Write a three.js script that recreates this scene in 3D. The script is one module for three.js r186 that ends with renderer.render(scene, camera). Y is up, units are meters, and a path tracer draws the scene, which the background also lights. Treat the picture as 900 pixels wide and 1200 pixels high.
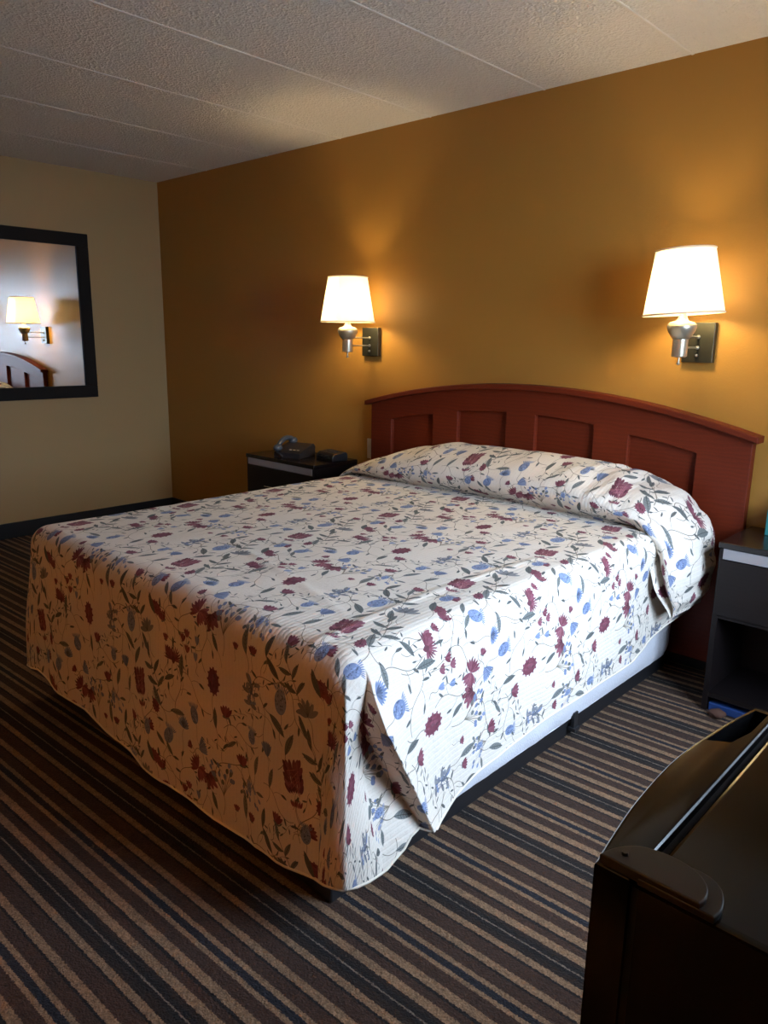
import * as THREE from 'three';
import { RectAreaLightUniformsLib } from 'three/addons/lights/RectAreaLightUniformsLib.js';
import { mergeGeometries, mergeVertices, toCreasedNormals } from 'three/addons/utils/BufferGeometryUtils.js';
import { RoundedBoxGeometry } from 'three/addons/geometries/RoundedBoxGeometry.js';
import { Brush, Evaluator, SUBTRACTION } from 'three-bvh-csg';
import { ImprovedNoise } from 'three/addons/math/ImprovedNoise.js';

// ---------------------------------------------------------------- camera, light, exposure
const scene = new THREE.Scene();
const camera = new THREE.PerspectiveCamera(68.46, 900 / 1200, 0.05, 60);
{
  const yaw = 0.752, pitch = 0.228;
  camera.position.set(5.234, 1.368, 3.129);
  camera.lookAt(5.234 - Math.sin(yaw) * Math.cos(pitch), 1.368 - Math.sin(pitch), 3.129 - Math.cos(yaw) * Math.cos(pitch));
  camera.rotateZ(0.015);
}
scene.background = new THREE.Color(0.62, 0.78, 1.0);
scene.backgroundIntensity = 1.6;
RectAreaLightUniformsLib.init();
const WIN = { z0: 0.72, z1: 1.70, y0: 0.78, y1: 2.02, x: 5.55 };
{ // the bright overcast sky that the window looks out on
  const day = new THREE.RectAreaLight(new THREE.Color(0.62, 0.78, 1.0), 9.0, 4.4, 3.4);
  day.position.set(7.6, 2.75, 1.1);
  day.lookAt(0, 2.75, 1.1);
  day.name = 'sky_daylight';
  scene.add(day);
}
const TUNGSTEN = new THREE.Color(1.0, 0.77, 0.42), AMBER = new THREE.Color(1.0, 0.50, 0.16);
const SCONCE_CD = 0.225, TABLE_CD = 1.9;
const renderer = new THREE.WebGLRenderer({ antialias: true });
renderer.toneMapping = THREE.LinearToneMapping;
renderer.toneMappingExposure = 3.4;
renderer.shadowMap.enabled = true;

// ---------------------------------------------------------------- helpers
const rnd = (seed => () => { seed = (seed + 0x6D2B79F5) | 0; let t = Math.imul(seed ^ (seed >>> 15), 1 | seed); t = (t + Math.imul(t ^ (t >>> 7), 61 | t)) ^ t; return ((t ^ (t >>> 14)) >>> 0) / 4294967296; })(7);
const perlin = new ImprovedNoise();
const N3 = (x, y, z) => perlin.noise(x + 31.7, y + 17.3, z + 5.1);
const clamp = (x, a = 0, b = 1) => Math.min(b, Math.max(a, x));
const sstep = (a, b, x) => { const t = clamp((x - a) / (b - a)); return t * t * (3 - 2 * t); };
const lerp = (a, b, t) => a + (b - a) * t;
const interp = (pts, x) => { if (x <= pts[0][0]) return pts[0][1]; for (let i = 1; i < pts.length; i++) if (x <= pts[i][0]) { const t = (x - pts[i - 1][0]) / (pts[i][0] - pts[i - 1][0]); return lerp(pts[i - 1][1], pts[i][1], t * t * (3 - 2 * t)); } return pts[pts.length - 1][1]; };
const taken = {};
const numbered = n => { const k = taken[n] = (taken[n] ?? -1) + 1; return k ? `${n}_${String(k).padStart(3, '0')}` : n; };
const clean = g => { const o = g.index ? g.toNonIndexed() : g; for (const k of Object.keys(o.attributes)) if (!['position', 'normal', 'uv'].includes(k)) o.deleteAttribute(k); if (!o.attributes.uv) o.setAttribute('uv', new THREE.BufferAttribute(new Float32Array(o.attributes.position.count * 2), 2)); if (!o.attributes.normal) o.computeVertexNormals(); return o; };
function obj(name, geos, material, parent = scene) {
  const list = Array.isArray(geos) ? geos : [geos];
  const g = list.length > 1 ? mergeGeometries(list.map(clean)) : list[0];
  const m = new THREE.Mesh(g, material);
  m.name = parent === scene ? numbered(name) : name;
  m.castShadow = m.receiveShadow = true;
  parent.add(m); return m;
}
function thing(name, label, category, [x, y, z] = [0, 0, 0], turn = 0, group) {
  const o = new THREE.Group(); o.name = numbered(name); o.position.set(x, y, z); o.rotation.y = turn;
  o.userData = { label, category }; if (group) o.userData.group = group;
  scene.add(o); return o;
}
const tag = (o, label, category, group) => { Object.assign(o.userData, { label, category }); if (group) o.userData.group = group; return o; };
const structure = (o, label, category) => { o.userData.kind = 'structure'; if (label) o.userData.label = label; if (category) o.userData.category = category; return o; };
// box by its limits; uv in metres on every face
function bx(x0, x1, y0, y1, z0, z1, r = 0, seg = 2) {
  const w = x1 - x0, h = y1 - y0, d = z1 - z0;
  const g = r > 0 ? new RoundedBoxGeometry(w, h, d, seg, r) : new THREE.BoxGeometry(w, h, d);
  g.translate((x0 + x1) / 2, (y0 + y1) / 2, (z0 + z1) / 2);
  return metreUV(g);
}
function metreUV(g0, turn = false) { // box projection in metres
  const g = g0.index ? g0.toNonIndexed() : g0; const p = g.attributes.position, uv = new Float32Array(p.count * 2);
  const a = new THREE.Vector3(), b = new THREE.Vector3(), c = new THREE.Vector3();
  for (let i = 0; i < p.count; i += 3) {
    a.fromBufferAttribute(p, i); b.fromBufferAttribute(p, i + 1); c.fromBufferAttribute(p, i + 2);
    const n = b.clone().sub(a).cross(c.clone().sub(a)); const ax = Math.abs(n.x), ay = Math.abs(n.y), az = Math.abs(n.z);
    [a, b, c].forEach((v, k) => {
      let u, w; if (ax >= ay && ax >= az) { u = v.z; w = v.y; } else if (ay >= az) { u = v.x; w = v.z; } else { u = v.x; w = v.y; }
      uv[(i + k) * 2] = turn ? w : u; uv[(i + k) * 2 + 1] = turn ? u : w;
    });
  }
  g.setAttribute('uv', new THREE.BufferAttribute(uv, 2)); return g;
}
const cyl = (x, y, z, r0, r1, h, seg = 24) => { const g = new THREE.CylinderGeometry(r1, r0, h, seg); g.translate(x, y + h / 2, z); return g; };
const lathe = (pts, seg = 32) => new THREE.LatheGeometry(pts.map(p => new THREE.Vector2(p[0], p[1])), seg);
const tube = (pts, r, seg = 24, rs = 8) => new THREE.TubeGeometry(new THREE.CatmullRomCurve3(pts.map(p => new THREE.Vector3(...p))), seg, r, rs);
function rod(a, b, r, seg = 10) { const A = new THREE.Vector3(...a), B = new THREE.Vector3(...b), d = B.clone().sub(A); const g = new THREE.CylinderGeometry(r, r, d.length(), seg); g.applyQuaternion(new THREE.Quaternion().setFromUnitVectors(new THREE.Vector3(0, 1, 0), d.normalize())); g.translate((A.x + B.x) / 2, (A.y + B.y) / 2, (A.z + B.z) / 2); return g; }
// grid surface from f(i, j) -> {p: [x,y,z], uv: [u,v]}
function grid(ni, nj, f, flip = false) {
  const pos = [], uv = [], idx = [];
  for (let i = 0; i <= ni; i++) for (let j = 0; j <= nj; j++) { const o = f(i / ni, j / nj, i, j); pos.push(...o.p); uv.push(...o.uv); }
  for (let i = 0; i < ni; i++) for (let j = 0; j < nj; j++) { const a = i * (nj + 1) + j, b = a + nj + 1; flip ? idx.push(a, a + 1, b, b, a + 1, b + 1) : idx.push(a, b, a + 1, b, b + 1, a + 1); }
  const g = new THREE.BufferGeometry(); g.setAttribute('position', new THREE.Float32BufferAttribute(pos, 3)); g.setAttribute('uv', new THREE.Float32BufferAttribute(uv, 2)); g.setIndex(idx); g.computeVertexNormals(); return g;
}

// ---------------------------------------------------------------- textures
function periodicNoise(n, cells) { // tileable value noise, n x n, 0..1
  const L = Array.from({ length: cells * cells }, () => rnd()), out = new Float32Array(n * n);
  for (let y = 0; y < n; y++) for (let x = 0; x < n; x++) {
    const fx = x / n * cells, fy = y / n * cells, x0 = Math.floor(fx), y0 = Math.floor(fy); let tx = fx - x0, ty = fy - y0; tx = tx * tx * (3 - 2 * tx); ty = ty * ty * (3 - 2 * ty);
    const at = (i, j) => L[((j + cells) % cells) * cells + (i + cells) % cells];
    out[y * n + x] = lerp(lerp(at(x0, y0), at(x0 + 1, y0), tx), lerp(at(x0, y0 + 1), at(x0 + 1, y0 + 1), tx), ty);
  } return out;
}
function layered(n, list) { const out = new Float32Array(n * n); let tot = 0; for (const [c, w] of list) { const a = periodicNoise(n, c); tot += w; for (let i = 0; i < out.length; i++) out[i] += a[i] * w; } for (let i = 0; i < out.length; i++) out[i] /= tot; return out; }
function dataTex(w, h, f, srgb, rx = 1, ry = 1) {
  const d = new Uint8Array(w * h * 4);
  for (let y = 0; y < h; y++) for (let x = 0; x < w; x++) { const c = f(x, y), i = (y * w + x) * 4; if (typeof c === 'number') d[i] = d[i + 1] = d[i + 2] = clamp(c) * 255; else { d[i] = clamp(c[0], 0, 255); d[i + 1] = clamp(c[1], 0, 255); d[i + 2] = clamp(c[2], 0, 255); } d[i + 3] = 255; }
  const t = new THREE.DataTexture(d, w, h); t.wrapS = t.wrapT = THREE.RepeatWrapping; t.magFilter = THREE.LinearFilter; t.minFilter = THREE.LinearMipmapLinearFilter; t.generateMipmaps = true; t.repeat.set(rx, ry); if (srgb) t.colorSpace = THREE.SRGBColorSpace; t.needsUpdate = true; return t;
}
const popcorn = (() => { const n = 512, a = layered(n, [[64, 1], [128, 1.2], [200, 0.6]]), b = periodicNoise(n, 10); return dataTex(n, n, (x, y) => { const v = a[y * n + x]; return clamp((v - 0.38) * 2.6) * (0.75 + 0.25 * b[y * n + x]); }, false, 1 / 0.75, 1 / 0.75); })();
const paintBump = (() => { const n = 512, a = layered(n, [[40, 0.5], [110, 1], [220, 0.7]]); return dataTex(n, n, (x, y) => a[y * n + x], false, 1 / 0.6, 1 / 0.6); })();
const paintRough = (() => { const n = 512, a = layered(n, [[6, 1], [24, 0.8], [90, 0.6]]); return dataTex(n, n, (x, y) => { const v = 0.80 + 0.2 * a[y * n + x]; return [v * 255, v * 255, v * 255]; }, false, 1 / 1.7, 1 / 1.7); })();
// carpet: woven stripes that repeat every 0.32 m, drawn from the photograph
const carpetMap = (() => {
  const P = 0.32, LIGHT = [124, 98, 74], BROWN = [57, 39, 30], DARK = [34, 25, 21], BLACK = [24, 20, 20], NAVY = [27, 27, 34], LINE = [104, 92, 80];
  const S = [[0, NAVY], [.009, LIGHT], [.021, BROWN], [.053, LIGHT], [.075, BLACK], [.083, BROWN], [.103, LIGHT], [.124, DARK], [.137, BLACK], [.149, LINE], [.153, BLACK], [.164, DARK], [.182, LIGHT], [.200, BLACK], [.206, BROWN], [.243, LIGHT], [.262, BLACK], [.268, BROWN], [.298, LIGHT], [.311, NAVY]];
  const w = 1024, h = 1024, a = layered(1024, [[512, 1], [256, 0.8], [60, 0.35], [9, 0.25]]), b = periodicNoise(1024, 340);
  return dataTex(w, h, (x, y) => {
    const z = ((y / h * P * 3) + (b[y * w + x] - 0.5) * 0.0035 + P) % P; let c = S[0][1]; for (const s of S) if (z >= s[0]) c = s[1];
    const k = 0.62 + 0.76 * a[y * w + x]; return [c[0] * k, c[1] * k, c[2] * k];
  }, true, 1, 1 / 0.96);
})();
const carpetBump = (() => { const n = 512, a = layered(n, [[128, 1], [256, 1]]); return dataTex(n, n, (x, y) => a[y * n + x], false, 1 / 0.5, 1 / 0.5); })();
function grainTex(base, dark, amount, rx, ry) {
  const n = 512, a = layered(n, [[7, 1], [19, 0.6]]), L = Array.from({ length: n }, () => rnd()); const f = periodicNoise(n, 128);
  return dataTex(n, n, (x, y) => { const w = y + a[y * n + x] * 34; const q = (Math.sin(w * 2 * Math.PI / 32) * 0.25 + 0.5) * 0.5 + 0.5 * L[Math.floor(w) % n]; const k = clamp(q * amount + 0.15 * f[y * n + x]); return base.map((v, i) => lerp(v, dark[i], k)); }, true, rx, ry);
}
const cherryMap = grainTex([116, 42, 17], [86, 28, 11], 0.75, 1 / 0.9, 1 / 0.28);
const espressoMap = grainTex([29, 23, 24], [17, 13, 13], 0.8, 1 / 0.8, 1 / 0.25);

// bedspread print: one repeat is 0.705 m across the bed and 0.455 m along it
const TU = 0.705, TV = 0.455;
const spreadCanvas = (() => {
  const K = 2000, W = Math.round(TU * K), H = Math.round(TV * K), c = document.createElement('canvas'); c.width = W; c.height = H; const g = c.getContext('2d');
  g.fillStyle = 'rgb(222,214,202)'; g.fillRect(0, 0, W, H);
  for (let i = 0; i < 26000; i++) { const v = rnd(); g.fillStyle = v < 0.5 ? 'rgba(205,190,165,0.16)' : 'rgba(250,244,232,0.18)'; g.fillRect(rnd() * W, rnd() * H, 1 + rnd() * 3, 1 + rnd() * 3); }
  for (let i = 0; i < 50; i++) for (let y = 0; y < H; y += 9) if ((i * 7 + y) % 4 !== 1) { g.fillStyle = 'rgba(150,134,118,0.30)'; g.fillRect((i + 0.5) * W / 50 - 1, y, 2, 6); }
  const MAROON = [122, 68, 82], BLUE = [120, 135, 168], LEAF = [108, 112, 110], GREY = [128, 130, 134], STEM = [128, 120, 106];
  const col = (b, j = 14, al = 1) => { const d = (rnd() - 0.5) * 2 * j; return `rgba(${Math.round(b[0] + d)},${Math.round(b[1] + d)},${Math.round(b[2] + d)},${al})`; };
  const dk = (b, k) => b.map(v => v * k);
  // one motif, drawn in millimetres with up = -y, repeated over the edges of the tile
  const put = (u, v, rot, s, draw) => { const seed = rnd() * 1e9 | 0; for (const du of [-1, 0, 1]) for (const dv of [-1, 0, 1]) { const X = (u / TU + du) * W, Y = (v / TV + dv) * H; if (X < -260 || X > W + 260 || Y < -260 || Y > H + 260) continue; g.save(); g.translate(X, Y); g.rotate(rot * Math.PI / 180); g.scale(s * K / 1000, s * K / 1000); draw(mul(seed)); g.restore(); } };
  const mul = a => () => { a |= 0; a = a + 0x6D2B79F5 | 0; let t = Math.imul(a ^ a >>> 15, 1 | a); t = t + Math.imul(t ^ t >>> 7, 61 | t) ^ t; return ((t ^ t >>> 14) >>> 0) / 4294967296; };
  const tone = (b, r, j = 16) => { const d = (r() - 0.5) * 2 * j; return `rgb(${b.map(x => Math.round(clamp(x + d, 0, 255))).join(',')})`; };
  const petal = (x, y, a, l, w, fill, r) => { g.save(); g.translate(x, y); g.rotate(a); g.beginPath(); g.moveTo(0, 0); g.bezierCurveTo(-w, -l * 0.3, -w * 0.8, -l * 0.9, 0, -l); g.bezierCurveTo(w * 0.8, -l * 0.9, w, -l * 0.3, 0, 0); g.fillStyle = fill; g.fill(); g.restore(); };
  const line = (pts, w, st) => { g.beginPath(); g.moveTo(pts[0], pts[1]); if (pts.length === 4) g.lineTo(pts[2], pts[3]); else if (pts.length === 6) g.quadraticCurveTo(...pts.slice(2)); else g.bezierCurveTo(...pts.slice(2)); g.lineWidth = w; g.strokeStyle = st; g.lineCap = 'round'; g.stroke(); };
  const stem = (r, y0 = 8, l = 60) => { const s = r() < 0.5 ? -1 : 1; line([0, y0, s * 16, y0 + l * 0.4, -s * 12, y0 + l * 0.7, s * 10, y0 + l], 1.3, tone(STEM, r)); };
  const leafShape = (r, l = 46, w = 9, c = LEAF) => { g.beginPath(); g.moveTo(0, l / 2); g.bezierCurveTo(-w * 1.3, l * 0.2, -w, -l * 0.25, 2, -l / 2); g.bezierCurveTo(w * 0.9, -l * 0.2, w * 0.8, l * 0.2, 0, l / 2); g.fillStyle = tone(c, r); g.fill(); line([0, l / 2, -1, 0, 1, -l / 2], 1, tone(dk(c, 0.6), r)); for (let i = -2; i <= 2; i++) { line([0, i * l * 0.14, w * 0.5, i * l * 0.14 - 4], 0.7, tone(dk(c, 0.7), r)); line([0, i * l * 0.14, -w * 0.5, i * l * 0.14 - 4], 0.7, tone(dk(c, 0.7), r)); } };
  const M = {
    star: r => { stem(r); for (let i = 0; i < 7; i++) petal(0, 0, -1.7 + i * 0.57, 27 + r() * 8, 9, tone(MAROON, r), r); for (let i = 0; i < 9; i++) petal(0, 4, -1.6 + i * 0.4, 18, 3, tone(dk(MAROON, 0.8), r), r); },
    carn: r => { stem(r, 34); for (let k = 0; k < 5; k++) for (let i = 0; i < 6; i++) petal((i - 2.5) * 5, 18 - k * 10, (i - 2.5) * 0.22 + (r() - 0.5) * 0.3, 22, 6, tone(k % 2 ? MAROON : dk(MAROON, 0.88), r, 18), r); for (let i = 0; i < 16; i++) line([(r() - 0.5) * 30, (r() - 0.5) * 50, (r() - 0.5) * 34, (r() - 0.5) * 60 - 6], 0.9, tone([165, 105, 110], r)); for (let i = 0; i < 6; i++) petal((i - 2.5) * 6, 30, Math.PI + (i - 2.5) * 0.2, 14, 3, tone(MAROON, r), r); },
    carn2: r => { for (let i = 0; i < 7; i++) petal(0, -6, (i - 3) * 0.33, 38, 7, tone(MAROON, r), r); for (let i = 0; i < 7; i++) petal(0, -6, Math.PI + (i - 3) * 0.3, 38, 8, tone(MAROON, r), r); for (let i = 0; i < 9; i++) line([(r() - 0.5) * 8, 0, (r() - 0.5) * 34, (r() < 0.5 ? -1 : 1) * 30], 0.8, tone([165, 105, 112], r)); stem(r, 26); },
    moval: r => { g.beginPath(); g.ellipse(0, 0, 17, 25, 0, 0, 7); g.fillStyle = tone(MAROON, r); g.fill(); for (let i = 0; i < 18; i++) { const a = r() * 6.28, d = r(); petal(Math.cos(a) * 13 * d, Math.sin(a) * 20 * d + 6, (r() - 0.5) * 0.8, 11, 3.6, tone(dk(MAROON, 0.75 + r() * 0.4), r), r); } for (let i = 0; i < 12; i++) { const a = i / 12 * 6.28; petal(Math.cos(a) * 14, Math.sin(a) * 22, a + 1.57, 7, 4, tone(MAROON, r), r); } stem(r, 24); },
    bud: r => { stem(r, 10, 46); for (let i = 0; i < 5; i++) petal(0, 10, (i - 2) * 0.32, 25, 6, tone(MAROON, r), r); petal(0, 10, -1.3, 10, 3, tone(LEAF, r), r); petal(0, 10, 1.3, 10, 3, tone(LEAF, r), r); },
    bud2: r => { stem(r, 8, 30); for (let i = 0; i < 3; i++) petal(0, 9, (i - 1) * 0.3, 21, 5, tone(BLUE, r), r); },
    tri: r => { for (const [x, y] of [[-8, -6], [8, -20], [9, 14]]) for (let i = 0; i < 4; i++) petal(x, y + 9, (i - 1.5) * 0.36, 20, 5, tone(MAROON, r), r); line([-8, 4, 0, 26, 4, 50], 1.2, tone(STEM, r)); line([8, -10, 4, 20, 4, 50], 1.2, tone(STEM, r)); },
    thistle: r => { stem(r, 18); g.beginPath(); g.ellipse(0, 4, 16, 22, 0, 0, 7); g.fillStyle = tone(BLUE, r, 8); g.fill(); for (let i = 0; i < 40; i++) { const a = r() * 6.28, d = Math.sqrt(r()); g.beginPath(); g.ellipse(Math.cos(a) * 14 * d, 4 + Math.sin(a) * 20 * d, 2.2, 1.4, r() * 3, 0, 7); g.fillStyle = tone(r() < 0.5 ? [134, 152, 190] : dk(BLUE, 0.75), r); g.fill(); } for (let i = 0; i < 9; i++) petal((i - 4) * 3, -12, (i - 4) * 0.16, 15, 2, tone(BLUE, r), r); },
    boval: r => { stem(r, 14, 40); for (let i = 0; i < 8; i++) petal(0, 14, (i - 3.5) * 0.17, 34, 5, tone(BLUE, r, 20), r); for (let i = 0; i < 8; i++) line([(i - 3.5) * 2, 10, (i - 3.5) * 4, -16], 0.8, tone(dk(BLUE, 0.7), r)); },
    bflower: r => { stem(r, 30); for (let k = 0; k < 3; k++) for (let i = 0; i < 5; i++) petal((r() - 0.5) * 16, 26 - k * 20, (i - 2) * 0.75 + (r() - 0.5), 20, 5.5, tone(r() < 0.5 ? BLUE : GREY, r), r); for (let i = 0; i < 14; i++) line([(r() - 0.5) * 30, (r() - 0.5) * 60, (r() - 0.5) * 30, (r() - 0.5) * 60, (r() - 0.5) * 30, (r() - 0.5) * 60], 0.8, tone(dk(BLUE, 0.65), r)); },
    gflower: r => { stem(r, 12); for (let i = 0; i < 6; i++) petal(0, 12, (i - 2.5) * 0.5, 32, 8, tone(GREY, r), r); for (let i = 0; i < 8; i++) line([0, 12, (i - 3.5) * 5, -14], 0.8, tone(dk(GREY, 0.65), r)); },
    bstar: r => { stem(r, 14); for (let i = 0; i < 11; i++) petal(0, 12, (i - 5) * 0.24, 32 - Math.abs(i - 5) * 2, 4, tone(BLUE, r), r); for (let i = 0; i < 6; i++) petal(0, 12, (i - 2.5) * 0.3, 18, 3, tone(dk(BLUE, 0.7), r), r); },
    fringe: r => { stem(r, 16); for (let i = 0; i < 15; i++) petal(0, 12, (i - 7) * 0.22, 30 + r() * 6, 2.6, tone(MAROON, r), r); petal(0, 20, 0, 18, 9, tone(dk(MAROON, 0.8), r), r); },
    spray: r => { for (let i = 0; i < 17; i++) { const a = (r() - 0.5) * 1.7, l = 22 + r() * 46, x = Math.sin(a) * l, y = 36 - Math.cos(a) * l; line([0, 40, x * 0.3, 20, x, y], 0.8, tone(STEM, r)); g.beginPath(); g.ellipse(x, y, 4, 5.6, a, 0, 7); g.fillStyle = tone(i % 4 ? BLUE : LEAF, r); g.fill(); } line([0, 36, 6, 56, -2, 80], 1.2, tone(STEM, r)); },
    leaf: r => { leafShape(r); line([0, 22, 8, 38, -4, 58], 1.2, tone(STEM, r)); },
    branch: r => { line([0, 46, 10, 10, -6, -20, 4, -52], 1.5, tone(STEM, r)); for (const [x, y, a] of [[2, -44, 0.2], [-13, -14, -1], [14, -6, 0.9], [-12, 18, -0.8], [15, 26, 1.1]]) { g.save(); g.translate(x, y); g.rotate(a); leafShape(r, 36, 7); g.restore(); } },
  };
  // long thin vines first, then sprigs, then the flowers read from the photograph
  for (const [u, v, rot, s] of [[.05, .05, 40, 1.2], [.2, .2, -30, 1.3], [.36, .03, 80, 1.2], [.52, .2, -60, 1.2], [.63, .33, 20, 1.3], [.1, .36, 100, 1.1], [.36, .36, -20, 1.2], [.25, .1, 10, 1.1], [.47, .4, 60, 1.1], [.66, .1, -80, 1.2], [.42, .2, 35, 1.0], [.0, .3, -45, 1.1]])
    put(u, v, rot, s, r => { const st = tone(STEM, r, 8); line([-60, 20, -20, -40, 20, 50, 70, -10], 1.7, st); line([-20, -4, -16, -24, 6, -30], 1.1, st); line([20, 12, 36, 30, 30, 44], 1.1, st); for (const [x, y, a] of [[8, -31, 1.2], [30, 46, 2.7], [-44, -6, -0.7], [50, 14, 2]]) { g.save(); g.translate(x, y); g.rotate(a); leafShape(r, 22, 4.5); g.restore(); } });
  for (let i = 0; i < 34; i++) { const u = ((i * 0.618) % 1) * TU, v = ((i * 0.755) % 1) * TV; put(u, v, i * 67, 0.8, r => { const st = tone(STEM, r, 8); line([0, 30, 10, 8, -8, -6, 2, -30], 1.4, st); for (const [x, y, a] of [[9, -6, 1], [-9, 8, -0.9], [2, -34, 0.1]]) { g.save(); g.translate(x, y); g.rotate(a); leafShape(r, 20, 4); g.restore(); } }); }
  const F = [['star', .117, .274, 150, 1], ['spray', .295, .246, 170, .9], ['bud', .303, .313, 0, .8], ['bud', .538, .23, 60, 1], ['thistle', .623, .232, 20, .9], ['boval', .081, .208, 50, 1], ['bud', .022, .225, -60, .7], ['moval', .135, .45, 0, 1.1], ['bflower', .296, .422, 0, 1.1], ['thistle', .416, .396, 0, 1.1], ['gflower', .509, .39, -20, 1], ['bud', .593, .341, -30, 1], ['tri', .001, .381, 0, 1], ['bud2', .061, .362, 0, 1], ['bud2', .054, .41, 0, 1], ['bud', .625, .437, 20, 1.1], ['leaf', .407, .008, 120, 1.2], ['leaf', .454, .041, 20, 1.1], ['leaf', .321, .156, 15, 1.1], ['leaf', .392, .153, 10, 1], ['carn', .478, .132, -15, 1.05], ['bud', .188, .067, 0, 1.1], ['thistle', .042, .122, -10, .9], ['thistle', .299, .085, 0, .7], ['boval', .37, .09, -10, .9], ['carn2', .067, .28, -60, .8], ['bud', .254, .179, -10, 1.1], ['spray', .181, .251, 0, 1.1], ['thistle', .287, .233, 0, .5], ['leaf', .34, .226, 80, .6], ['bud', .233, .322, 0, .6], ['bud', .422, .248, 10, 1], ['thistle', .522, .24, 0, .8], ['moval', .567, .16, -20, .6], ['fringe', .649, .438, 0, 1], ['bud', .609, .397, 0, .7], ['bstar', .692, .174, 0, 1], ['moval', .558, .322, -70, .8], ['branch', .55, .059, -30, 1.1], ['leaf', .629, .055, 60, .9], ['leaf', .666, .151, 80, 1], ['branch', .451, .328, -30, 1], ['leaf', .535, .315, -35, 1.1], ['leaf', .626, .276, -40, .8], ['leaf', .5, .44, -40, 1], ['leaf', .271, .295, -10, 1.2], ['leaf', .211, .147, 50, .7], ['leaf', .143, .096, -10, 1], ['leaf', .587, .256, -45, .8], ['leaf', .382, .329, -50, 1.1], ['leaf', .571, .129, -35, 1.1], ['leaf', .685, .005, 0, 1.2], ['leaf', .142, .338, -30, .9], ['leaf', .359, .279, 5, 1]];
  for (const [t, u, v, rot, s] of F) put(u, v, rot, s * 1.3, M[t]);
  return c;
})();
const spreadMap = new THREE.CanvasTexture(spreadCanvas); spreadMap.colorSpace = THREE.SRGBColorSpace; spreadMap.wrapS = spreadMap.wrapT = THREE.RepeatWrapping; spreadMap.flipY = false; spreadMap.repeat.set(1 / TU, 1 / TV);
// quilting: rows of stitching 14 mm apart along the bed, puckered
const quiltBump = (() => { const n = 1024, a = layered(n, [[24, 1], [60, 1], [150, 0.6]]), b = periodicNoise(n, 70); return dataTex(n, n, (x, y) => { const s = x / n * 50 + (b[y * n + x] - 0.5) * 0.12, q = Math.abs((s % 1 + 1) % 1 - 0.5) * 2; const dash = 0.7 + 0.3 * Math.sin(y / n * 2 * Math.PI * 90); return clamp(0.35 + 0.35 * Math.sqrt(1 - q * q * 0.98) * 1 - 0 * dash + 0.42 * (a[y * n + x] - 0.5)); }, false, 1 / 0.705, 1 / 0.705); })();
const clothBump = (() => { const n = 512, a = layered(n, [[5, 1], [12, 0.7], [160, 0.25]]); return dataTex(n, n, (x, y) => a[y * n + x], false, 1 / 0.6, 1 / 0.6); })();

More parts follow.
